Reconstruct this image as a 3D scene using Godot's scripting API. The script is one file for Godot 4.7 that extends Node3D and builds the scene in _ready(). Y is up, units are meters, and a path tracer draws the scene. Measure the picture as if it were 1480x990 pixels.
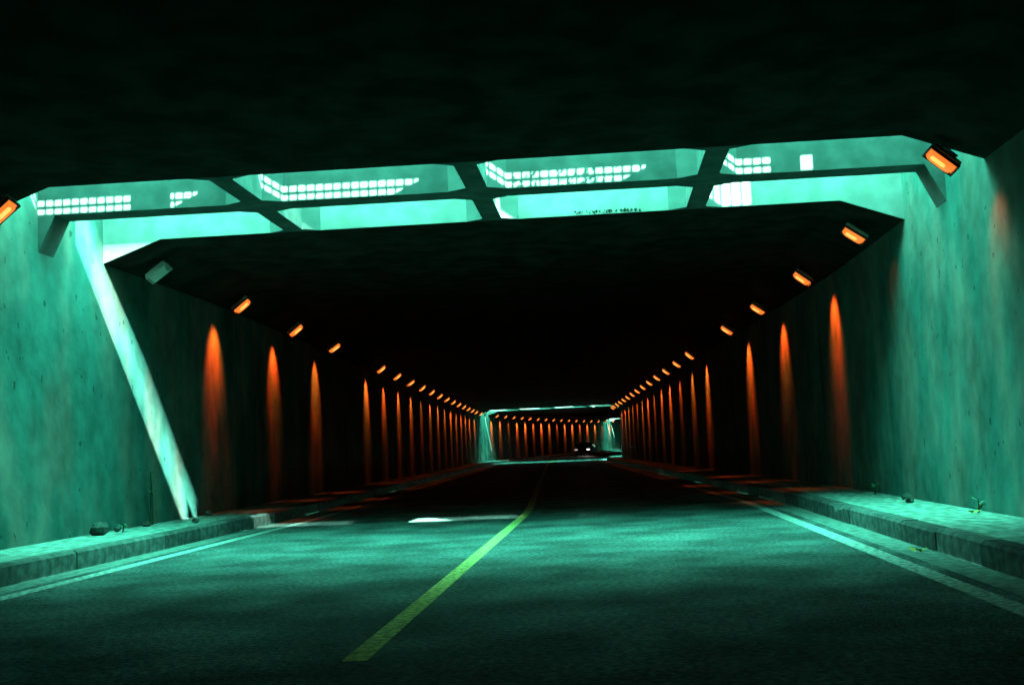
extends Node3D
# A two-lane road tunnel seen from a car: daylight falls through a ribbed opening in the roof, sodium lamps run along both walls.

const EXPOSURE := 92.0
const DS := 0.5
const S_FIRST := -40.0
const S_LAST := 206.0
const HALF := 6.0          # half the width between the walls
const CEIL := 4.6
const HAUNCH_W := 0.9
const HAUNCH_D := 0.33
const SLAB_TOP := 6.18
const KERB_T := 4.75
const KERB_H := 0.22
const SKYLIGHTS := [13.65, 100.5, 166.0]
const SKY_LEN := 3.65

var frames: Array[Transform3D] = []
var rng := RandomNumberGenerator.new()
var M := {}
var used_names := {}

# ---------------------------------------------------------------- helpers

func lin(r: float, g: float, b: float) -> Color:
	return Color(r, g, b).linear_to_srgb()

func heading(s: float) -> float:
	var a := 0.044 * (1.0 - smoothstep(20.5, 24.5, s))
	a += 0.13 * smoothstep(92.0, 104.0, s)
	a += maxf(0.0, s - 104.0) / 400.0
	return a

func rise(s: float) -> float:
	return 0.35 * pow(maxf(0.0, s - 60.0) / 100.0, 2.0)

func make_path() -> void:
	# positions every DS metres; s = 22.5 lies 22.5 m in front of the camera
	var n := int(round((S_LAST - S_FIRST) / DS)) + 1
	var i0 := int(round((22.5 - S_FIRST) / DS))
	var xs := PackedFloat64Array(); xs.resize(n)
	var zs := PackedFloat64Array(); zs.resize(n)
	xs[i0] = -0.54; zs[i0] = -22.5
	for i in range(i0 + 1, n):
		var a := heading(S_FIRST + (i - 0.5) * DS)
		xs[i] = xs[i - 1] + sin(a) * DS; zs[i] = zs[i - 1] - cos(a) * DS
	for i in range(i0 - 1, -1, -1):
		var a := heading(S_FIRST + (i + 0.5) * DS)
		xs[i] = xs[i + 1] - sin(a) * DS; zs[i] = zs[i + 1] + cos(a) * DS
	for i in n:
		var s := S_FIRST + i * DS
		var a := heading(s)
		frames.append(Transform3D(Basis(Vector3(cos(a), 0, sin(a)), Vector3.UP, Vector3(-sin(a), 0, cos(a))), Vector3(xs[i], rise(s), zs[i])))

func frame(s: float) -> Transform3D:
	var f := clampf((s - S_FIRST) / DS, 0.0, frames.size() - 1.001)
	var i := int(f)
	var a := frames[i]
	var b := frames[i + 1]
	var k := f - i
	return Transform3D(Basis(a.basis.x.lerp(b.basis.x, k).normalized(), Vector3.UP, a.basis.z.lerp(b.basis.z, k).normalized()), a.origin.lerp(b.origin, k))

func at(s: float, t: float, h: float) -> Vector3:
	return frame(s) * Vector3(t, h, 0)

func start() -> SurfaceTool:
	var st := SurfaceTool.new()
	st.begin(Mesh.PRIMITIVE_TRIANGLES)
	st.set_smooth_group(-1)
	return st

func quad(st: SurfaceTool, a: Vector3, b: Vector3, c: Vector3, d: Vector3) -> void:
	for v in [a, b, c, a, c, d]:
		st.add_vertex(v)

func numbered(called: String) -> String:
	if not used_names.has(called):
		used_names[called] = 0
		return called
	used_names[called] += 1
	return "%s_%03d" % [called, used_names[called]]

func obj(called: String, st: SurfaceTool, m: Material, parent: Node3D = self) -> MeshInstance3D:
	st.generate_normals()
	var o := MeshInstance3D.new()
	o.mesh = st.commit()
	o.material_override = m
	o.name = numbered(called) if parent == self else called
	parent.add_child(o, true)
	return o

func put(called: String, mesh: Mesh, m: Material, parent: Node3D, where := Vector3.ZERO, turn := Vector3.ZERO) -> MeshInstance3D:
	var o := MeshInstance3D.new()
	o.mesh = mesh
	o.material_override = m
	o.name = numbered(called) if parent == self else called
	parent.add_child(o, true)
	o.position = where
	o.rotation = turn
	return o

func tag(o: Node, label: String, category: String, group := "") -> void:
	o.set_meta("label", label)
	o.set_meta("category", category)
	if group:
		o.set_meta("group", group)

func struct(o: Node, label := "") -> Node:
	o.set_meta("kind", "structure")
	if label:
		o.set_meta("label", label)
	return o

func thing(called: String, label: String, category: String, xf := Transform3D(), group := "") -> Node3D:
	var o := Node3D.new()
	o.name = numbered(called)
	add_child(o)
	o.transform = xf
	tag(o, label, category, group)
	return o

# A bar whose section is given by a lower and an upper line of (t, h) points with the same t, swept along the road from s0 to s1, closed at both ends.
func sweep(st: SurfaceTool, low: Array, top: Array, s0: float, s1: float, step := 2.0) -> void:
	var n := maxi(1, int(ceil((s1 - s0) / step)))
	for i in n:
		var sa := lerpf(s0, s1, float(i) / n)
		var sb := lerpf(s0, s1, float(i + 1) / n)
		for k in low.size() - 1:
			quad(st, at(sa, low[k].x, low[k].y), at(sa, low[k + 1].x, low[k + 1].y), at(sb, low[k + 1].x, low[k + 1].y), at(sb, low[k].x, low[k].y))
			quad(st, at(sa, top[k].x, top[k].y), at(sb, top[k].x, top[k].y), at(sb, top[k + 1].x, top[k + 1].y), at(sa, top[k + 1].x, top[k + 1].y))
		for k in [0, low.size() - 1]:
			quad(st, at(sa, low[k].x, low[k].y), at(sb, low[k].x, low[k].y), at(sb, top[k].x, top[k].y), at(sa, top[k].x, top[k].y))
	for s in [s0, s1]:
		for k in low.size() - 1:
			quad(st, at(s, low[k].x, low[k].y), at(s, top[k].x, top[k].y), at(s, top[k + 1].x, top[k + 1].y), at(s, low[k + 1].x, low[k + 1].y))

func block(st: SurfaceTool, s0: float, s1: float, t0: float, t1: float, h0: float, h1: float, step := 2.0) -> void:
	sweep(st, [Vector2(t0, h0), Vector2(t1, h0)], [Vector2(t0, h1), Vector2(t1, h1)], s0, s1, step)

func sheet(st: SurfaceTool, s0: float, s1: float, t0: float, t1: float, h: float, step := 1.0) -> void:
	var n := maxi(1, int(ceil((s1 - s0) / step)))
	for i in n:
		var sa := lerpf(s0, s1, float(i) / n)
		var sb := lerpf(s0, s1, float(i + 1) / n)
		quad(st, at(sa, t0, h), at(sb, t0, h), at(sb, t1, h), at(sa, t1, h))

# a box with its edges cut, in local axes
func cut_box(st: SurfaceTool, c: Vector3, size: Vector3, b: float, basis := Basis()) -> void:
	var h := size / 2.0
	var p := func(x, y, z) -> Vector3: return c + basis * Vector3(x, y, z)
	var f := func(u, v, w, uh, vh, wh) -> void:
		for s in [-1.0, 1.0]:
			var q := []
			for k in [[-1, -1], [1, -1], [1, 1], [-1, 1]]:
				var vec := Vector3.ZERO
				vec[u] = k[0] * (uh - b); vec[v] = k[1] * (vh - b); vec[w] = s * wh
				q.append(p.call(vec.x, vec.y, vec.z))
			if s > 0: quad(st, q[0], q[3], q[2], q[1])
			else: quad(st, q[0], q[1], q[2], q[3])
	f.call(0, 1, 2, h.x, h.y, h.z)
	f.call(1, 2, 0, h.y, h.z, h.x)
	f.call(2, 0, 1, h.z, h.x, h.y)
	for axis in 3:
		var u: int = (axis + 1) % 3
		var v: int = (axis + 2) % 3
		for su in [-1.0, 1.0]:
			for sv in [-1.0, 1.0]:
				var q := []
				for e in [[-1.0, 0], [1.0, 0], [1.0, 1], [-1.0, 1]]:
					var vec := Vector3.ZERO
					vec[axis] = e[0] * (h[axis] - b)
					vec[u] = su * (h[u] - (b if e[1] == 0 else 0.0))
					vec[v] = sv * (h[v] - (0.0 if e[1] == 0 else b))
					q.append(p.call(vec.x, vec.y, vec.z))
				if su * sv > 0: quad(st, q[0], q[1], q[2], q[3])
				else: quad(st, q[0], q[3], q[2], q[1])
	for sx in [-1.0, 1.0]:
		for sy in [-1.0, 1.0]:
			for sz in [-1.0, 1.0]:
				var a: Vector3 = p.call(sx * h.x, sy * (h.y - b), sz * (h.z - b))
				var e: Vector3 = p.call(sx * (h.x - b), sy * h.y, sz * (h.z - b))
				var g: Vector3 = p.call(sx * (h.x - b), sy * (h.y - b), sz * h.z)
				for v in ([a, g, e] if sx * sy * sz > 0 else [a, e, g]):
					st.add_vertex(v)

func tube(st: SurfaceTool, a: Vector3, b: Vector3, ra: float, rb: float, n := 8) -> void:
	var d := (b - a).normalized()
	var u := d.cross(Vector3.UP if absf(d.y) < 0.9 else Vector3.RIGHT).normalized()
	var v := d.cross(u)
	for i in n:
		var p0 := u * cos(TAU * i / n) + v * sin(TAU * i / n)
		var p1 := u * cos(TAU * (i + 1) / n) + v * sin(TAU * (i + 1) / n)
		quad(st, a + p0 * ra, a + p1 * ra, b + p1 * rb, b + p0 * rb)
		for q in [a, a + p0 * ra, a + p1 * ra, b, b + p1 * rb, b + p0 * rb]:
			st.add_vertex(q)

# ---------------------------------------------------------------- materials

func noise(sd: int, freq: float, oct := 4, type := FastNoiseLite.TYPE_SIMPLEX_SMOOTH) -> FastNoiseLite:
	var n := FastNoiseLite.new()
	n.seed = sd
	n.noise_type = type
	n.frequency = freq
	n.fractal_octaves = oct
	return n

func noise_tex(sd: int, freq: float, a: Color, b: Color, size := 512, oct := 5, normal := 0.0) -> NoiseTexture2D:
	var t := NoiseTexture2D.new()
	t.width = size; t.height = size
	t.seamless = true
	t.noise = noise(sd, freq, oct)
	if normal > 0.0:
		t.as_normal_map = true
		t.bump_strength = normal
	else:
		var g := Gradient.new()
		g.offsets = PackedFloat32Array([0.2, 0.8])
		g.colors = PackedColorArray([a, b])
		t.color_ramp = g
	return t

# Weathered cast concrete: cloudy tone, vertical runs of dirt and algae, pits. One tile is 24 m long and 6 m high.
func wall_image(sd: int) -> Array:
	var w := 1024
	var h := 512
	var img := Image.create(w, h, false, Image.FORMAT_RGB8)
	var rel := Image.create(w, h, false, Image.FORMAT_L8)
	var cloud := noise(sd, 1.0, 5)
	var fine := noise(sd + 1, 1.0, 4)
	var run := noise(sd + 2, 1.0, 4)
	var pit := noise(sd + 3, 1.0, 2)
	var bare := noise(sd + 4, 1.0, 3)
	for y in h:
		var ym := y * 6.0 / h
		for x in w:
			var xm := x * 24.0 / w
			var c := cloud.get_noise_2d(xm * 0.5, ym * 0.4)
			var f := fine.get_noise_2d(xm * 2.6, ym * 2.2)
			var r := run.get_noise_2d(xm * 1.1 + 0.5 * c, ym * 0.22)
			var p := pit.get_noise_2d(xm * 5.0, ym * 2.6)
			var g := bare.get_noise_2d(xm * 0.8, ym * 0.3 + 40.0)
			var v := 0.122 + 0.06 * c + 0.03 * f + 0.032 * r + 0.02 * g
			if p > 0.7:
				v *= 0.5
			v = clampf(v, 0.035, 0.24)
			var k := clampf(0.4 + 1.7 * g, 0.0, 1.0)     # bare grey cement against a green bloom of algae
			img.set_pixel(x, y, lin(v * lerpf(0.36, 1.0, k), v, v * lerpf(0.88, 0.86, k)))
			var e := clampf(0.5 + 0.25 * f + 0.15 * c - (0.25 if p > 0.7 else 0.0), 0.0, 1.0)
			rel.set_pixel(x, y, Color(e, e, e))
	return [ImageTexture.create_from_image(img), ImageTexture.create_from_image(rel)]

func mat(called: String, c: Color, rough := 0.9, metal := 0.0) -> StandardMaterial3D:
	var m := StandardMaterial3D.new()
	m.resource_name = called
	m.albedo_color = c
	m.roughness = rough
	m.metallic = metal
	if rough >= 0.75:
		m.metallic_specular = 0.1     # dusty, matt
	return m

func planes(m: StandardMaterial3D, scale: Vector3) -> void:
	m.uv1_triplanar = true
	m.uv1_world_triplanar = true
	m.uv1_scale = scale

func glow(called: String, r: float, g: float, b: float, k: float) -> StandardMaterial3D:
	var m := mat(called, lin(0.3, 0.2, 0.1), 0.4)
	m.emission_enabled = true
	m.emission = lin(r, g, b)
	m.emission_energy_multiplier = k / EXPOSURE
	return m

func make_materials() -> void:
	var grain := noise_tex(31, 0.05, Color.BLACK, Color.WHITE, 512, 5, 6.0)
	var m: StandardMaterial3D
	for w in [["wall", 11], ["wall2", 57]]:
		var pair := wall_image(w[1])
		m = mat("wall_concrete", Color.WHITE, 0.92)
		m.albedo_texture = pair[0]
		planes(m, Vector3(1.0 / 24.0, 1.0 / 6.0, 1.0 / 24.0))
		m.heightmap_enabled = true
		m.heightmap_texture = pair[1]
		m.heightmap_scale = 2.0
		M[w[0]] = m
	m = mat("shade_dark_ceiling", Color.WHITE, 0.95)  # near black: the gloom of the tunnel is put into the colour
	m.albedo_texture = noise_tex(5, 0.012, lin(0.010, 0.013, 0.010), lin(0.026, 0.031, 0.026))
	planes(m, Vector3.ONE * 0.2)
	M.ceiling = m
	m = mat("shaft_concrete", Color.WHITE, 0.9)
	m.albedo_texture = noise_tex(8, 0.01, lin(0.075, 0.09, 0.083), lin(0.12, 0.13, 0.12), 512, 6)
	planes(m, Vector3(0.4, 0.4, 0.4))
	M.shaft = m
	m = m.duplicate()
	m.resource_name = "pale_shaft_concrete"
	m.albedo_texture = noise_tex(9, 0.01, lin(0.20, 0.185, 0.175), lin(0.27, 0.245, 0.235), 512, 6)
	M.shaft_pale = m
	M.shaft_dark = mat("darkened_shaft_concrete", lin(0.02, 0.026, 0.023), 0.95)  # darkened so the near shaft face bounces less light
	M.blocker = mat("dark_sun_block", lin(0.03, 0.035, 0.035), 0.8)  # for the added sun blockers, dark to cut bounced light
	m = mat("asphalt", Color.WHITE, 0.8)
	m.albedo_texture = noise_tex(14, 0.03, lin(0.055, 0.082, 0.076), lin(0.14, 0.185, 0.172), 1024, 7)
	m.detail_enabled = true
	m.detail_blend_mode = BaseMaterial3D.BLEND_MODE_MUL
	m.detail_albedo = noise_tex(15, 0.012, lin(0.42, 0.42, 0.42), lin(1, 1, 1), 512, 5)
	m.detail_uv_layer = BaseMaterial3D.DETAIL_UV_2
	m.uv2_triplanar = true
	m.uv2_world_triplanar = true
	m.uv2_scale = Vector3.ONE * 0.11
	planes(m, Vector3.ONE * 0.45)
	m.normal_enabled = true
	m.normal_texture = noise_tex(16, 0.12, Color.BLACK, Color.WHITE, 512, 4, 8.0)
	m.normal_scale = 0.6
	M.asphalt = m
	m = mat("sidewalk_concrete", Color.WHITE, 0.92)
	m.albedo_texture = noise_tex(21, 0.02, lin(0.12, 0.16, 0.14), lin(0.28, 0.34, 0.31), 512, 6)
	planes(m, Vector3(0.5, 0.5, 0.25))
	m.normal_enabled = true
	m.normal_texture = grain
	m.normal_scale = 0.4
	M.walk = m
	M.kerbs = []
	for v in [0.07, 0.09, 0.12]:
		m = mat("kerb_concrete", Color.WHITE, 0.9)
		m.albedo_texture = noise_tex(int(v * 100), 0.03, lin(v * 0.55, v * 0.62, v * 0.58), lin(v * 1.2, v * 1.3, v * 1.22), 256, 5)
		planes(m, Vector3.ONE * 0.7)
		M.kerbs.append(m)
	m = mat("gutter_concrete", Color.WHITE, 0.85)
	m.albedo_texture = noise_tex(25, 0.03, lin(0.09, 0.11, 0.10), lin(0.19, 0.22, 0.20), 512, 6)
	planes(m, Vector3.ONE * 0.4)
	M.gutter = m
	m = mat("worn_white_paint", Color.WHITE, 0.8)
	m.albedo_texture = noise_tex(27, 0.04, lin(0.13, 0.15, 0.14), lin(0.42, 0.44, 0.41), 512, 6)
	planes(m, Vector3.ONE * 0.6)
	M.white = m
	m = mat("worn_yellow_paint", Color.WHITE, 0.75)
	m.albedo_texture = noise_tex(28, 0.04, lin(0.17, 0.17, 0.07), lin(0.62, 0.50, 0.14), 512, 6)
	planes(m, Vector3.ONE * 0.6)
	M.yellow = m
	M.steel = mat("galvanised_steel", lin(0.35, 0.37, 0.36), 0.5, 0.4)
	M.black = mat("black_lamp_frame", lin(0.02, 0.02, 0.02), 0.6)
	M.grey = mat("grey_lamp_housing", lin(0.38, 0.42, 0.38), 0.55, 0.1)
	M.lens = glow("sodium_lens", 1.0, 0.2, 0.025, 1.2)
	M.tube = glow("sodium_tube", 1.0, 0.36, 0.07, 2.2)
	M.dead = mat("unlit_lamp_lens", lin(0.42, 0.46, 0.42), 0.3)
	M.car = mat("dark_car_paint", lin(0.012, 0.013, 0.016), 0.3)
	M.tyre = mat("tyre_rubber", lin(0.015, 0.015, 0.015), 0.85)
	M.rim = mat("wheel_rim", lin(0.3, 0.3, 0.3), 0.4, 0.7)
	M.glass = mat("dark_car_glass", lin(0.01, 0.012, 0.014), 0.08)
	M.head = glow("headlight_glow", 1.0, 0.95, 0.85, 3.5)
	M.head_dim = glow("dim_headlight_glow", 1.0, 0.8, 0.75, 0.6)
	M.stone = mat("rubble_stone", lin(0.06, 0.07, 0.06), 0.95)
	M.leaf = mat("green_weed_leaf", lin(0.05, 0.14, 0.07), 0.7)
	M.stalk = mat("dark_weed_stalk", lin(0.03, 0.045, 0.03), 0.8)
	M.moss = mat("dark_moss", lin(0.03, 0.06, 0.03), 0.9)
	M.dry = mat("dry_yellow_leaf", lin(0.55, 0.42, 0.10), 0.8)
	M.paper = mat("pale_paper_scrap", lin(0.5, 0.52, 0.45), 0.9)
	M.earth = mat("street_paving", lin(0.2, 0.21, 0.2), 0.9)

# ---------------------------------------------------------------- the tunnel

func ceiling_low(depth := HAUNCH_D, width := HAUNCH_W) -> Array:
	return [Vector2(-HALF, CEIL - depth), Vector2(-HALF + width, CEIL), Vector2(HALF - width, CEIL), Vector2(HALF, CEIL - depth)]

func flat_top(low: Array, h: float) -> Array:
	var r := []
	for p in low:
		r.append(Vector2(p.x, h))
	return r

func build_shell() -> void:
	var st := start()
	sheet(st, S_FIRST, S_LAST, -4.4, 4.4, 0.0)
	struct(obj("road", st, M.asphalt), "dark asphalt carriageway running into the tunnel")
	for side in [-1, 1]:
		st = start()
		sheet(st, S_FIRST, S_LAST, minf(side * 4.4, side * KERB_T), maxf(side * 4.4, side * KERB_T), -0.004)
		struct(obj("gutter", st, M.gutter), "pale concrete gutter strip beside the %s kerb" % ["left", "right"][(side + 1) / 2])
		st = start()
		block(st, S_FIRST, S_LAST, minf(side * (KERB_T + 0.2), side * HALF), maxf(side * (KERB_T + 0.2), side * HALF), -0.1, KERB_H - 0.004, 1.0)
		struct(obj("sidewalk", st, M.walk), "narrow raised concrete sidewalk along the %s tunnel wall" % ["left", "right"][(side + 1) / 2])
		var kerb := Node3D.new()
		kerb.name = numbered("kerb")
		add_child(kerb)
		struct(kerb, "concrete kerb along the %s side of the road" % ["left", "right"][(side + 1) / 2])
		var s := 5.2
		var i := 0
		while s < 60.0:
			var n := 1.38 + 0.04 * rng.randf()
			st = start()
			var q := KERB_H + rng.randf_range(-0.008, 0.006)
			var f := KERB_T + rng.randf_range(-0.008, 0.006)
			kerb_stone(st, s, s + n - 0.015, side, f, q, side > 0 and s < 17.3 and s + n > 17.3)
			obj("kerb_stone", st, M.kerbs[rng.randi() % 3], kerb)
			s += n
			i += 1
		st = start()
		kerb_stone(st, s, S_LAST, side, KERB_T, KERB_H, false)
		kerb_stone(st, S_FIRST, 5.185, side, KERB_T, KERB_H, false)
		var rest := obj("far_kerb_stones", st, M.kerbs[1], kerb)
		rest.set_meta("kind", "stuff")
		# edge line
		st = start()
		sheet(st, S_FIRST, S_LAST, minf(side * 4.08, side * 4.26), maxf(side * 4.08, side * 4.26), 0.004)
		struct(obj("edge_line", st, M.white), "worn white edge line painted along the %s side of the road" % ["left", "right"][(side + 1) / 2])
		# wall
		st = start()
		block(st, S_FIRST, S_LAST, minf(side * HALF, side * (HALF + 0.5)), maxf(side * HALF, side * (HALF + 0.5)), -0.2, SLAB_TOP, 1.0)
		var wall := obj("tunnel_wall", st, M.wall if side < 0 else M.wall2)
		tag(wall, "stained concrete tunnel wall with orange pools of lamplight, %s of the road" % ["left", "right"][(side + 1) / 2], "wall", "tunnel walls")
	st = start()
	sheet(st, 6.9, S_LAST, -0.075, 0.075, 0.004)
	struct(obj("centre_line", st, M.yellow), "solid yellow centre line dividing the two lanes")
	# ceiling slabs between the openings
	var from := S_FIRST
	var names := ["black concrete ceiling slab before the near skylight", "dark concrete ceiling slab between the near and the second skylight", "short dark ceiling slab between the second and the third skylight", "dark ceiling slab past the third skylight at the tunnel's end"]
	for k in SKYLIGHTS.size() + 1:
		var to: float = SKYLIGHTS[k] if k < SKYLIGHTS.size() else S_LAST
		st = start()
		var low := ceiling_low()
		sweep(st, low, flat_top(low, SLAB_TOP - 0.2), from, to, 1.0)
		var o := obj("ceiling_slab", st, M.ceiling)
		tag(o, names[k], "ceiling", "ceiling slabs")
		# the street above
		st = start()
		sweep(st, [Vector2(-30, SLAB_TOP - 0.2), Vector2(30, SLAB_TOP - 0.2)], [Vector2(-30, SLAB_TOP), Vector2(30, SLAB_TOP)], from, to, 2.0)
		struct(obj("street_above", st, M.earth))
		if k < SKYLIGHTS.size():
			from = SKYLIGHTS[k] + SKY_LEN
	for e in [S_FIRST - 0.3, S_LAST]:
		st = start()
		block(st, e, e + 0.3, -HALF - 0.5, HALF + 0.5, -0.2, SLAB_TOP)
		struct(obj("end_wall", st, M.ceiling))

func kerb_stone(st: SurfaceTool, s0: float, s1: float, side: float, f: float, q: float, broken: bool) -> void:
	var c := 0.03
	var n := maxi(1, int(ceil((s1 - s0) / 1.4)))
	if broken:
		n = 12
	var rows := []
	for i in n + 1:
		var s := lerpf(s0, s1, float(i) / n)
		var cc := c
		var drop := 0.0
		if broken and i > 3 and i < 9:
			cc = 0.05 + 0.06 * rng.randf()
			drop = 0.02 * rng.randf()
		rows.append([at(s, side * f, -0.1), at(s, side * f, q - cc), at(s, side * (f + cc * 1.2), q - drop), at(s, side * (KERB_T + 0.2), q), at(s, side * (KERB_T + 0.2), -0.1)])
	for i in n:
		for k in 4:
			quad(st, rows[i][k], rows[i + 1][k], rows[i + 1][k + 1], rows[i][k + 1])
	for r in [rows[0], rows[n]]:
		for k in [1, 2, 3]:
			for v in [r[0], r[k], r[k + 1]]:
				st.add_vertex(v)

# An opening over the whole road: two rows of four cells between deep ribs, with parapets and added sun blockers on the street above.
func skylight(s0: float, which: String, detailed: bool) -> void:
	var sk := thing("skylight", "daylit roof opening split into eight cells by concrete ribs, %s" % which, "skylight", Transform3D(), "roof openings of the tunnel")
	var s1 := s0 + SKY_LEN
	var c0 := s0 + 1.55
	var c1 := s0 + 2.0
	var st := start()
	var low := ceiling_low(0.5, 0.24)
	sweep(st, low, flat_top(low, 5.1), c0, c1)
	obj("cross_rib", st, M.shaft, sk)
	# linings of the shaft at both ends
	for e in [[s0, s0 + 0.02], [s1 - 0.02, s1]]:
		st = start()
		low = ceiling_low()
		for p in low.size():
			low[p].y += 0.004
		sweep(st, low, flat_top(low, SLAB_TOP), e[0], e[1])
		obj("shaft_face", st, M.shaft_dark if e[0] == s0 else M.shaft_pale, sk)  # near face darkened to cut bounced light, far face pale to look lit
	var ribs := [-3.0, 0.0, 3.0]
	for row in [[s0 + 0.02, c0], [c1, s1 - 0.02]]:
		for t in ribs:
			st = start()
			block(st, row[0], row[1], t - 0.14, t + 0.14, CEIL + 0.002, SLAB_TOP)
			obj("long_rib", st, M.shaft, sk)
			for side in [-1.0, 1.0]:
				for e in [0, 1]:
					st = start()
					var sa: float = row[e]
					var sb: float = row[e] + (0.15 if e == 0 else -0.15)
					var ta: float = t + side * 0.14
					var tb: float = t + side * 0.39
					var lo := CEIL + 0.003
					for h in [lo, SLAB_TOP]:
						for v in [at(sa, ta, h), at(sb, ta, h), at(sa, tb, h)]:
							st.add_vertex(v)
					quad(st, at(sb, ta, lo), at(sa, tb, lo), at(sa, tb, SLAB_TOP), at(sb, ta, SLAB_TOP))
					obj("corner_fillet", st, M.shaft, sk)
	# low upstands round the opening on the street above
	st = start()
	for side in [-1.0, 1.0]:
		st = start()
		block(st, s0, s1, minf(side * 6.1, side * 6.3), maxf(side * 6.1, side * 6.3), SLAB_TOP, 6.7)
		obj("street_upstand", st, M.shaft, sk)
	st = start()
	block(st, s1 + 0.05, s1 + 0.25, -6.3, 6.3, SLAB_TOP, 6.7)
	obj("street_upstand", st, M.shaft, sk)
	# unseen solid boards added on the cross rib, slotted to shape the sun patches
	var b0 := c0 + 0.16
	var b1 := c1 - 0.16
	var boards := [[-6.0, 6.0, 5.1, 6.45]]
	if detailed:
		boards = [[3.75, 6.0, 5.1, 6.45], [-6.0, -5.6, 5.1, 6.48]]
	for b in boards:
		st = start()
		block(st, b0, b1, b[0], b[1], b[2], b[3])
		obj("sun_block_board", st, M.blocker, sk)
	if detailed:
		# unseen slats added to shape sunlight: nearly shut, open left and at one gap
		var y := 5.1
		while y < 6.48:
			var left := 0.35
			if y < 5.55:
				left = lerpf(0.93, 0.35, (y - 5.1) / 0.45)
			elif y > 5.9:
				left = lerpf(0.35, 0.85, (y - 5.9) / 0.58)
			for part in [[-5.6, -3.2, left], [-3.2, 0.25, 0.85], [1.25, 3.75, 0.85]]:
				st = start()
				block(st, b0 + 0.05, b0 + 0.052, part[0], part[1], y, y + 0.03 * part[2])
				obj("sun_shaping_slat", st, M.blocker, sk)
			y += 0.03
	# railing on the near edge, with boards added above it to block the sun
	var r0 := s0 - 0.165
	var r1 := s0 - 0.135
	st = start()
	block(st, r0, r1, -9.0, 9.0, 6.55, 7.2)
	obj("sun_block_board", st, M.blocker, sk)
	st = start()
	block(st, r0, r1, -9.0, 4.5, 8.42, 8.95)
	obj("sun_block_board", st, M.blocker, sk)
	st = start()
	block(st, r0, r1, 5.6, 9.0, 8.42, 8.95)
	obj("sun_block_board", st, M.blocker, sk)
	if detailed:
		st = start()
		for k in 7:  # bars added in the board gap to stripe the sun patch
			block(st, r0, r1, 4.55 + k * 0.15, 4.59 + k * 0.15, 8.42, 8.95)
		obj("railing_bars", st, M.blocker, sk).set_meta("kind", "stuff")
	for t in [-8.9, 8.9]:  # posts added to carry the sun blocking boards
		st = start()
		block(st, r0 - 0.06, r0 - 0.002, t - 0.05, t + 0.05, SLAB_TOP, 8.95)
		obj("added_board_post", st, M.steel, sk)
	if detailed:
		for p in [[-3.9, -3.35], [4.65, 5.0], [5.16, 9.0]]:  # unseen panels added to cut off the lattice of sun
			st = start()
			block(st, r0, r1, p[0], p[1], SLAB_TOP, 6.55)
			obj("sun_block_panel", st, M.blocker, sk)
		st = start()
		var t := -6.05
		while t < 4.66:
			block(st, s0 - 0.16, s0 - 0.14, t - 0.01, t + 0.01, SLAB_TOP, 6.55)
			t += 0.12
		block(st, s0 - 0.165, s0 - 0.135, -6.1, 4.65, 6.43, 6.45)
		var bars := obj("railing_bars", st, M.steel, sk)
		bars.set_meta("kind", "stuff")

# ---------------------------------------------------------------- lamps

func lamp_meshes() -> Dictionary:
	var d := {}
	var st := start()     # bracket: two legs and a foot plate, local y up, x across the road
	cut_box(st, Vector3(0, 0.20, 0), Vector3(0.3, 0.02, 0.1), 0.004)
	for s in [-1.0, 1.0]:
		cut_box(st, Vector3(s * 0.11, 0.145, 0), Vector3(0.03, 0.1, 0.05), 0.004)
	st.generate_normals(); d.bracket = st.commit()
	st = start()          # housing: a tapered body with cooling fins
	cut_box(st, Vector3(0, 0.045, 0), Vector3(0.50, 0.09, 0.24), 0.02)
	for k in 7:
		cut_box(st, Vector3(-0.18 + k * 0.06, 0.1, 0), Vector3(0.012, 0.03, 0.18), 0.003)
	st.generate_normals(); d.housing = st.commit()
	st = start()          # frame round the lens
	for s in [-1.0, 1.0]:
		cut_box(st, Vector3(s * 0.245, -0.03, 0), Vector3(0.03, 0.06, 0.26), 0.008)
		cut_box(st, Vector3(0, -0.03, s * 0.117), Vector3(0.46, 0.055, 0.026), 0.008)
	st.generate_normals(); d.frame = st.commit()
	st = start()          # bulging lens
	var nx := 10
	var nz := 6
	var pt := func(i: int, k: int) -> Vector3:
		var u := 2.0 * i / nx - 1.0
		var v := 2.0 * k / nz - 1.0
		var e := pow(maxf(0.0, 1.0 - pow(absf(u), 5.0)), 0.5) * pow(maxf(0.0, 1.0 - pow(absf(v), 3.0)), 0.5)
		return Vector3(u * 0.225, -0.012 - 0.105 * e, v * 0.1)
	for i in nx:
		for k in nz:
			quad(st, pt.call(i, k), pt.call(i + 1, k), pt.call(i + 1, k + 1), pt.call(i, k + 1))
	st.set_smooth_group(1)
	st.generate_normals(); d.lens = st.commit()
	var bulb := CapsuleMesh.new()     # the bright tube shows through the lens
	bulb.radius = 0.046
	bulb.height = 0.27
	bulb.radial_segments = 12
	bulb.rings = 4
	d.tube = bulb
	return d

var lampm := {}

const ORD := ["first", "second", "third", "fourth", "fifth", "sixth", "seventh", "eighth", "ninth", "tenth", "eleventh", "twelfth", "thirteenth", "fourteenth", "fifteenth", "sixteenth", "seventeenth", "eighteenth", "nineteenth", "twentieth"]

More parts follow.
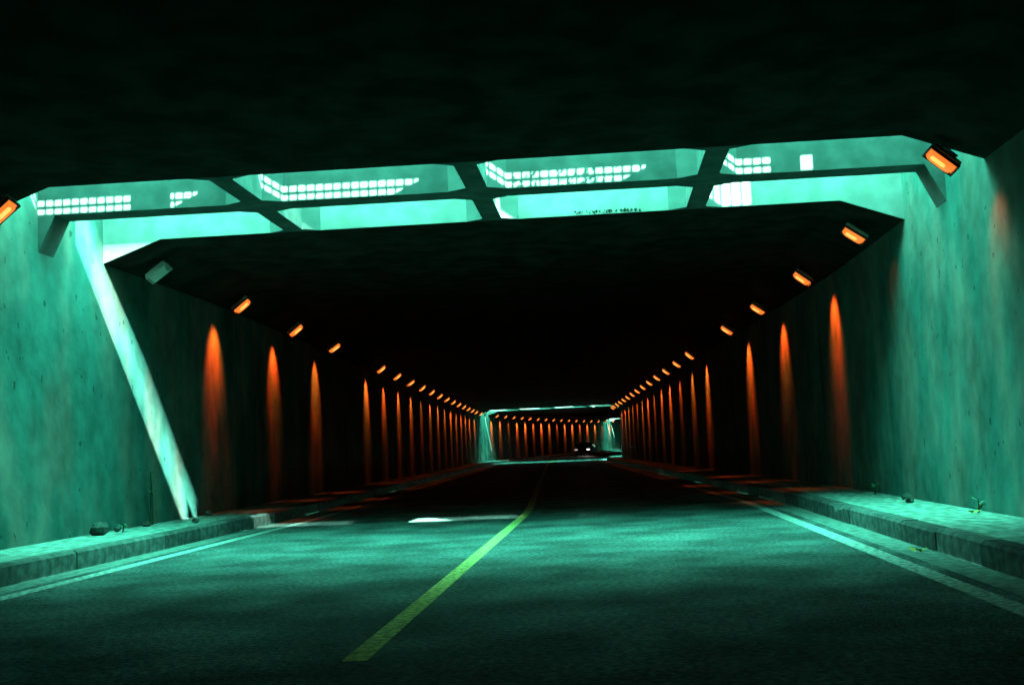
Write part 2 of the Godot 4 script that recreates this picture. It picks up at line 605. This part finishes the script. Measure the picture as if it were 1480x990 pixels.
func lamp(s: float, side: float, label: String, power: float, lit := true, tilt := 0.0) -> void:
	var f := frame(s)
	# the lamp hangs from the sloping haunch; its long axis follows the slope, its lens faces down and a little back to the traffic
	var turn := Basis(Vector3.BACK, -side * deg_to_rad(38.0 + tilt)) * Basis(Vector3.RIGHT, deg_to_rad(-24.0))
	var x := Transform3D((f.basis * turn).scaled(Vector3.ONE * 0.77), f * Vector3(side * 5.45, 4.23, 0))
	var l := thing("wall_lamp", label, "lamp", x, "lamps along the tunnel walls")
	put("bracket", lampm.bracket, M.black, l)
	put("housing", lampm.housing, M.grey, l)
	put("lens_frame", lampm.frame, M.black if lit else M.grey, l)
	put("lens", lampm.lens, M.lens if lit else M.dead, l)
	if not lit:
		return
	put("tube", lampm.tube, M.tube, l, Vector3(-0.03 * side, -0.082, 0.022), Vector3(0, 0, PI / 2))
	# the lamp throws a strong beam on the wall and a weak one down on the sidewalk and the kerb
	for k in 2:
		var sp := SpotLight3D.new()
		sp.name = "lamp_beam"
		l.add_child(sp, true)
		sp.light_color = lin(1.0, 0.085, 0.008)
		sp.light_energy = [7.5, 1.8][k] * power / EXPOSURE
		sp.light_size = 0.08
		sp.spot_angle = [31.0, 15.0][k]
		sp.spot_angle_attenuation = [0.95, 0.8][k]
		sp.spot_range = 20.0
		sp.spot_attenuation = 2.0
		sp.shadow_enabled = true
		var aim := f.basis * Vector3(side * [0.66, -0.17][k], -1.0, 0.0).normalized()
		sp.global_transform = Transform3D(Basis.looking_at(aim, f.basis.z), f * Vector3(side * 5.47, 4.12, 0.04))

func build_lamps() -> void:
	lampm = lamp_meshes()
	var places := [13.4, 18.1, 22.6, 27.5, 32.4, 41.3, 45.6, 50.0]
	var s := 54.4
	while s < 98.0:
		places.append(s)
		s += 4.25
	for side in [-1.0, 1.0]:
		var where: String = "left" if side < 0 else "right"
		for i in places.size():
			var sp: float = places[i] + (-0.2 if i == 0 and side < 0 else 0.0)
			var label := ""
			if i == 0:
				label = "glowing orange lamp on the %s wall, before the near skylight" % where
			elif i == 1 and side < 0:
				label = "unlit grey lamp just past the near skylight, left wall"
			elif i == 1:
				label = "lit orange lamp with daylit housing just past the near skylight, right wall"
			else:
				label = "glowing orange lamp on the %s wall, %s past the near skylight" % [where, ORD[i - 1]]
			var power: float = [4.0, 1.2, 3.0, 3.6, 1.6][rng.randi() % 5] if i > 6 else [0.2, 0.06, 2.8, 2.4, 3.6, 4.0, 2.6][i]
			lamp(sp, side, label, power, not (i == 1 and side < 0), rng.randf_range(-4, 4))
	s = 105.4
	for i in 16:
		lamp(s, -1.0, "small orange lamp on the curving far wall, %s past the second skylight" % ORD[i], [7.0, 6.0, 1.4, 6.5, 7.5, 3.0][i % 6], true, 0.0)
		s += 4.25

# ---------------------------------------------------------------- the car and the litter

func build_car() -> void:
	var f := frame(137.0)
	var car := thing("car", "dark car with one bright headlight in the far bend of the tunnel", "car", Transform3D(f.basis * Basis(Vector3.UP, 0.0), f * Vector3(-2.2, 0.0, 0)))
	# the front points to +z, towards the camera
	var st := start()
	var prof := [Vector2(2.2, 0.35), Vector2(2.25, 0.62), Vector2(2.1, 0.82), Vector2(1.1, 0.98), Vector2(-1.7, 1.02), Vector2(-2.2, 0.98), Vector2(-2.25, 0.4)]
	for k in prof.size() - 1:
		var a: Vector2 = prof[k]
		var b: Vector2 = prof[k + 1]
		quad(st, Vector3(-0.9, a.y, a.x), Vector3(0.9, a.y, a.x), Vector3(0.9, b.y, b.x), Vector3(-0.9, b.y, b.x))
		for sx in [-0.9, 0.9]:
			for v in [Vector3(sx, a.y, a.x), Vector3(sx, b.y, b.x), Vector3(sx, 0.3, 0)]:
				st.add_vertex(v)
	quad(st, Vector3(-0.9, 0.35, 2.2), Vector3(0.9, 0.35, 2.2), Vector3(0.9, 0.4, -2.25), Vector3(-0.9, 0.4, -2.25))
	obj("body", st, M.car, car)
	st = start()
	var lo := [Vector3(-0.82, 0.99, 1.05), Vector3(0.82, 0.99, 1.05), Vector3(0.82, 1.01, -1.75), Vector3(-0.82, 1.01, -1.75)]
	var hi := [Vector3(-0.62, 1.46, 0.25), Vector3(0.62, 1.46, 0.25), Vector3(0.64, 1.45, -1.15), Vector3(-0.64, 1.45, -1.15)]
	for k in 4:
		quad(st, lo[k], lo[(k + 1) % 4], hi[(k + 1) % 4], hi[k])
	obj("window_glass", st, M.glass, car)
	st = start()
	cut_box(st, Vector3(0, 1.47, -0.45), Vector3(1.28, 0.04, 1.44), 0.015)
	obj("roof", st, M.car, car)
	for sx in [-0.8, 0.8]:
		for z in [1.4, -1.35]:
			st = start()
			tube(st, Vector3(sx - 0.1, 0.32, z), Vector3(sx + 0.1, 0.32, z), 0.32, 0.32, 16)
			var w := obj("wheel", st, M.tyre, car)
			st = start()
			tube(st, Vector3(sx - 0.108, 0.32, z), Vector3(sx + 0.108, 0.32, z), 0.18, 0.18, 12)
			obj("rim", st, M.rim, w)
		st = start()
		cut_box(st, Vector3(sx * 0.88, 0.68, 2.2), Vector3(0.34, 0.15, 0.12), 0.03)
		obj("headlight", st, M.head if sx > 0 else M.head_dim, car)
		st = start()
		cut_box(st, Vector3(sx * 1.22, 1.02, 0.8), Vector3(0.18, 0.12, 0.1), 0.03)
		obj("mirror", st, M.car, car)
	var sp := SpotLight3D.new()
	sp.name = "headlight_beam"
	car.add_child(sp, true)
	sp.position = Vector3(0.7, 0.68, 2.3)
	sp.rotation = Vector3(-0.06, PI, 0)
	sp.light_color = lin(1.0, 0.95, 0.85)
	sp.light_energy = 14.0 / EXPOSURE
	sp.light_size = 0.08
	sp.spot_angle = 22.0
	sp.spot_range = 60.0
	sp.spot_attenuation = 2.0
	sp.shadow_enabled = true

func lump(st: SurfaceTool, c: Vector3, r: Vector3, sd: int) -> void:
	var n := noise(sd, 1.3, 2)
	var p := func(i: int, k: int) -> Vector3:
		var a := TAU * i / 8.0
		var b := PI * k / 5.0
		var d := Vector3(cos(a) * sin(b), cos(b), sin(a) * sin(b))
		return c + d * r * (1.0 + 0.7 * n.get_noise_3dv(d * 1.2))
	for i in 8:
		for k in 5:
			quad(st, p.call(i, k), p.call(i + 1, k), p.call(i + 1, k + 1), p.call(i, k + 1))

func leaf(st: SurfaceTool, root: Vector3, dir: Vector3, wide: float, droop: float) -> void:
	var side := dir.cross(Vector3.UP).normalized() * wide
	var mid := root + dir * 0.5 + Vector3.UP * 0.01
	var tip := root + dir - Vector3.UP * droop
	for v in [root, mid + side, mid - Vector3.UP * 0.01, root, mid - Vector3.UP * 0.01, mid - side, mid + side, tip, mid - Vector3.UP * 0.01, mid - Vector3.UP * 0.01, tip, mid - side]:
		st.add_vertex(v)

func stone(s: float, t: float, size: Vector3, label: String, sd: int, m: Material = null) -> void:
	var o := thing("stone", label, "stone", Transform3D(Basis(), at(s, t, KERB_H if absf(t) > KERB_T else 0.0)), "rubble on the sidewalks")
	var st := start()
	lump(st, Vector3(0, size.y * 0.75, 0), size, sd)
	obj("lump", st, m if m else M.stone, o)

func weed(s: float, t: float, tall: float, leaves: int, label: String, sd: int) -> void:
	var r := RandomNumberGenerator.new()
	r.seed = sd
	var o := thing("weed", label, "plant", Transform3D(Basis(), at(s, t, KERB_H)), "weeds in the sidewalk joints")
	var st := start()
	tube(st, Vector3.ZERO, Vector3(0.01, tall * 0.6, 0), 0.034 if tall > 0.5 else 0.012, 0.022 if tall > 0.5 else 0.008, 6)
	tube(st, Vector3(0.01, tall * 0.6, 0), Vector3(0.0, tall, 0.01), 0.012 if tall > 0.5 else 0.007, 0.004, 6)
	obj("stalk", st, M.stalk, o)
	for k in leaves:
		st = start()
		var a := r.randf() * TAU
		var y := tall * r.randf_range(0.6 if tall > 0.5 else 0.2, 1.0)
		leaf(st, Vector3(0.005, y, 0), Vector3(cos(a), r.randf_range(-0.1, 0.7), sin(a)) * r.randf_range(0.07, 0.14), r.randf_range(0.02, 0.04), 0.02)
		obj("leaf", st, M.leaf, o)

func scrap(s: float, t: float, label: String, m: Material, size: float, sd: int, called := "fallen_leaf", cat := "leaf") -> void:
	var r := RandomNumberGenerator.new()
	r.seed = sd
	var o := thing(called, label, cat, Transform3D(Basis(Vector3.UP, r.randf() * TAU), at(s, t, (KERB_H if absf(t) > KERB_T else 0.0) + 0.006)), "litter beside the kerbs")
	var st := start()
	for k in 3:
		leaf(st, Vector3(r.randf_range(-1, 1), 0.02, r.randf_range(-1, 1)) * size * 0.3, Vector3(cos(k * 2.1), r.randf_range(0.1, 0.5), sin(k * 2.1)) * size, size * 0.4, 0.0)
	obj("blade", st, m, o)

func build_litter() -> void:
	stone(16.5, -5.75, Vector3(0.13, 0.1, 0.13), "largest dark lump of rubble on the left sidewalk", 3)
	stone(17.2, -5.8, Vector3(0.06, 0.04, 0.05), "small flat dark stone past the largest lump, left sidewalk", 4)
	stone(18.35, -5.8, Vector3(0.07, 0.05, 0.06), "dark stone at the foot of the tall weed, left sidewalk", 5)
	stone(21.3, -5.8, Vector3(0.06, 0.05, 0.06), "dark stone in the bright streak at the wall foot, left sidewalk", 6)
	stone(18.9, -5.2, Vector3(0.06, 0.04, 0.06), "dark pebble near the kerb edge, left sidewalk", 7)
	weed(18.75, -5.88, 0.85, 9, "tall thin weed with dark stalk and pale leaves against the left wall", 8)
	weed(16.95, -5.6, 0.12, 6, "tiny green weed beside the largest lump on the left sidewalk", 9)
	scrap(19.6, -4.62, "pale scrap in the left gutter below the kerb", M.paper, 0.12, 12, "paper_scrap", "litter")
	weed(19.6, 5.82, 0.2, 12, "bushy pale weed tuft at the foot of the right wall, farthest in", 14)
	stone(17.5, 5.8, Vector3(0.08, 0.06, 0.08), "dark stone at the foot of the right wall", 15)
	stone(16.9, 5.7, Vector3(0.06, 0.05, 0.07), "dark pebble beside the white scrap on the right sidewalk", 17)
	scrap(17.0, 5.6, "white paper scrap on the right sidewalk", M.paper, 0.1, 18, "paper_scrap", "litter")
	scrap(14.2, 5.75, "yellowish leaf beside the weed, nearest on the right sidewalk", M.dry, 0.1, 19)
	weed(14.35, 5.84, 0.16, 9, "low green weed at the foot of the right wall, nearest", 20)
	scrap(12.1, 4.55, "bright yellow dry leaf lying in the right gutter", M.dry, 0.1, 21)
	scrap(22.6, 5.3, "pale scrap on the right sidewalk where the daylight ends", M.paper, 0.07, 22, "paper_scrap", "litter")

# leafy ivy on the railing over the third cell, and a fringe of moss on the far edge of the opening
func build_growth() -> void:
	var r := RandomNumberGenerator.new()
	r.seed = 91
	var o := thing("ivy", "ivy growing through the railing above the near skylight", "plant")
	var st := start()
	tube(st, at(13.45, 1.2, 6.2), at(13.45, 2.4, 6.4), 0.012, 0.01, 6)
	tube(st, at(13.45, 2.4, 6.4), at(13.45, 3.6, 6.3), 0.01, 0.006, 6)
	obj("stem", st, M.stalk, o)
	st = start()
	for k in 210:
		var c: float = [1.45, 2.15, 2.35, 3.0, 3.2][r.randi() % 5]
		var p := at(13.45 + r.randf_range(-0.1, 0.1), c + r.randfn(0.0, 0.13), r.randf_range(6.2, 6.56))
		leaf(st, p, Vector3(r.randf_range(-1, 1), r.randf_range(-1, 1), r.randf_range(-0.5, 0.5)).normalized() * r.randf_range(0.04, 0.09), 0.025, 0.0)
	obj("foliage", st, M.leaf, o).set_meta("kind", "stuff")
	st = start()
	for k in 90:
		var t := 1.2 + 1.0 * pow(r.randf(), 0.8)
		leaf(st, at(SKYLIGHTS[0] + SKY_LEN - 0.03, t, CEIL + r.randf_range(0.0, 0.03)), Vector3(r.randf_range(-0.4, 0.4), r.randf_range(0.2, 1.0), r.randf_range(0.0, 0.5)).normalized() * r.randf_range(0.02, 0.06), 0.012, 0.0)
	var moss := obj("moss", st, M.moss)
	tag(moss, "dark fringe of moss on the far edge of the near skylight", "moss")
	moss.set_meta("kind", "stuff")

# ---------------------------------------------------------------- scene

func _ready() -> void:
	rng.seed = 7
	make_path()
	# camera: the straight part of the tunnel runs to a point right of and below the middle of the picture; the camera is tilted a little
	var cam := Camera3D.new()
	cam.name = "camera"
	add_child(cam)
	var f := 1700.0
	var cz := -Vector3(60, -153, -f).normalized()
	var cy := Vector3(-0.045, 1, 0)
	cy = (cy - cz * cy.dot(cz)).normalized()
	var cx := cy.cross(cz)
	cam.transform = Transform3D(Basis(cx, cy, cz).transposed(), Vector3(0, 1.18, 0))
	cam.fov = rad_to_deg(2.0 * atan(495.0 / f))
	cam.near = 0.1
	cam.far = 600.0
	cam.current = true
	# sky, sun, exposure
	var env := Environment.new()
	var sky := Sky.new()
	var sm := ProceduralSkyMaterial.new()
	sm.sky_top_color = lin(0.06, 0.55, 0.385)
	sm.sky_horizon_color = lin(0.085, 0.70, 0.50)
	sm.sky_curve = 0.2
	sm.ground_bottom_color = lin(0.02, 0.1, 0.07)
	sm.ground_horizon_color = lin(0.05, 0.3, 0.2)
	sm.sun_angle_max = 25.0
	sm.sun_curve = 0.1
	sky.sky_material = sm
	env.background_mode = Environment.BG_SKY
	env.sky = sky
	env.tonemap_mode = Environment.TONE_MAPPER_LINEAR
	env.tonemap_exposure = EXPOSURE
	env.sdfgi_enabled = true
	env.ssao_enabled = true
	env.ssil_enabled = true
	var we := WorldEnvironment.new()
	we.name = "world"
	we.environment = env
	add_child(we)
	var sun := DirectionalLight3D.new()
	sun.name = "sun"
	add_child(sun)
	sun.light_energy = 0.6
	sun.light_color = lin(0.45, 1.0, 0.8)
	sun.light_angular_distance = 0.6
	sun.shadow_enabled = true
	sun.transform = Transform3D(Basis.looking_at(Vector3(-0.42, -1.0, -1.0)), Vector3(0, 20, 10))

	make_materials()
	build_shell()
	skylight(SKYLIGHTS[0], "nearest overhead", true)
	skylight(SKYLIGHTS[1], "second, far down the tunnel", false)
	skylight(SKYLIGHTS[2], "third, beyond the far bend", false)
	build_lamps()
	build_car()
	build_litter()
	build_growth()
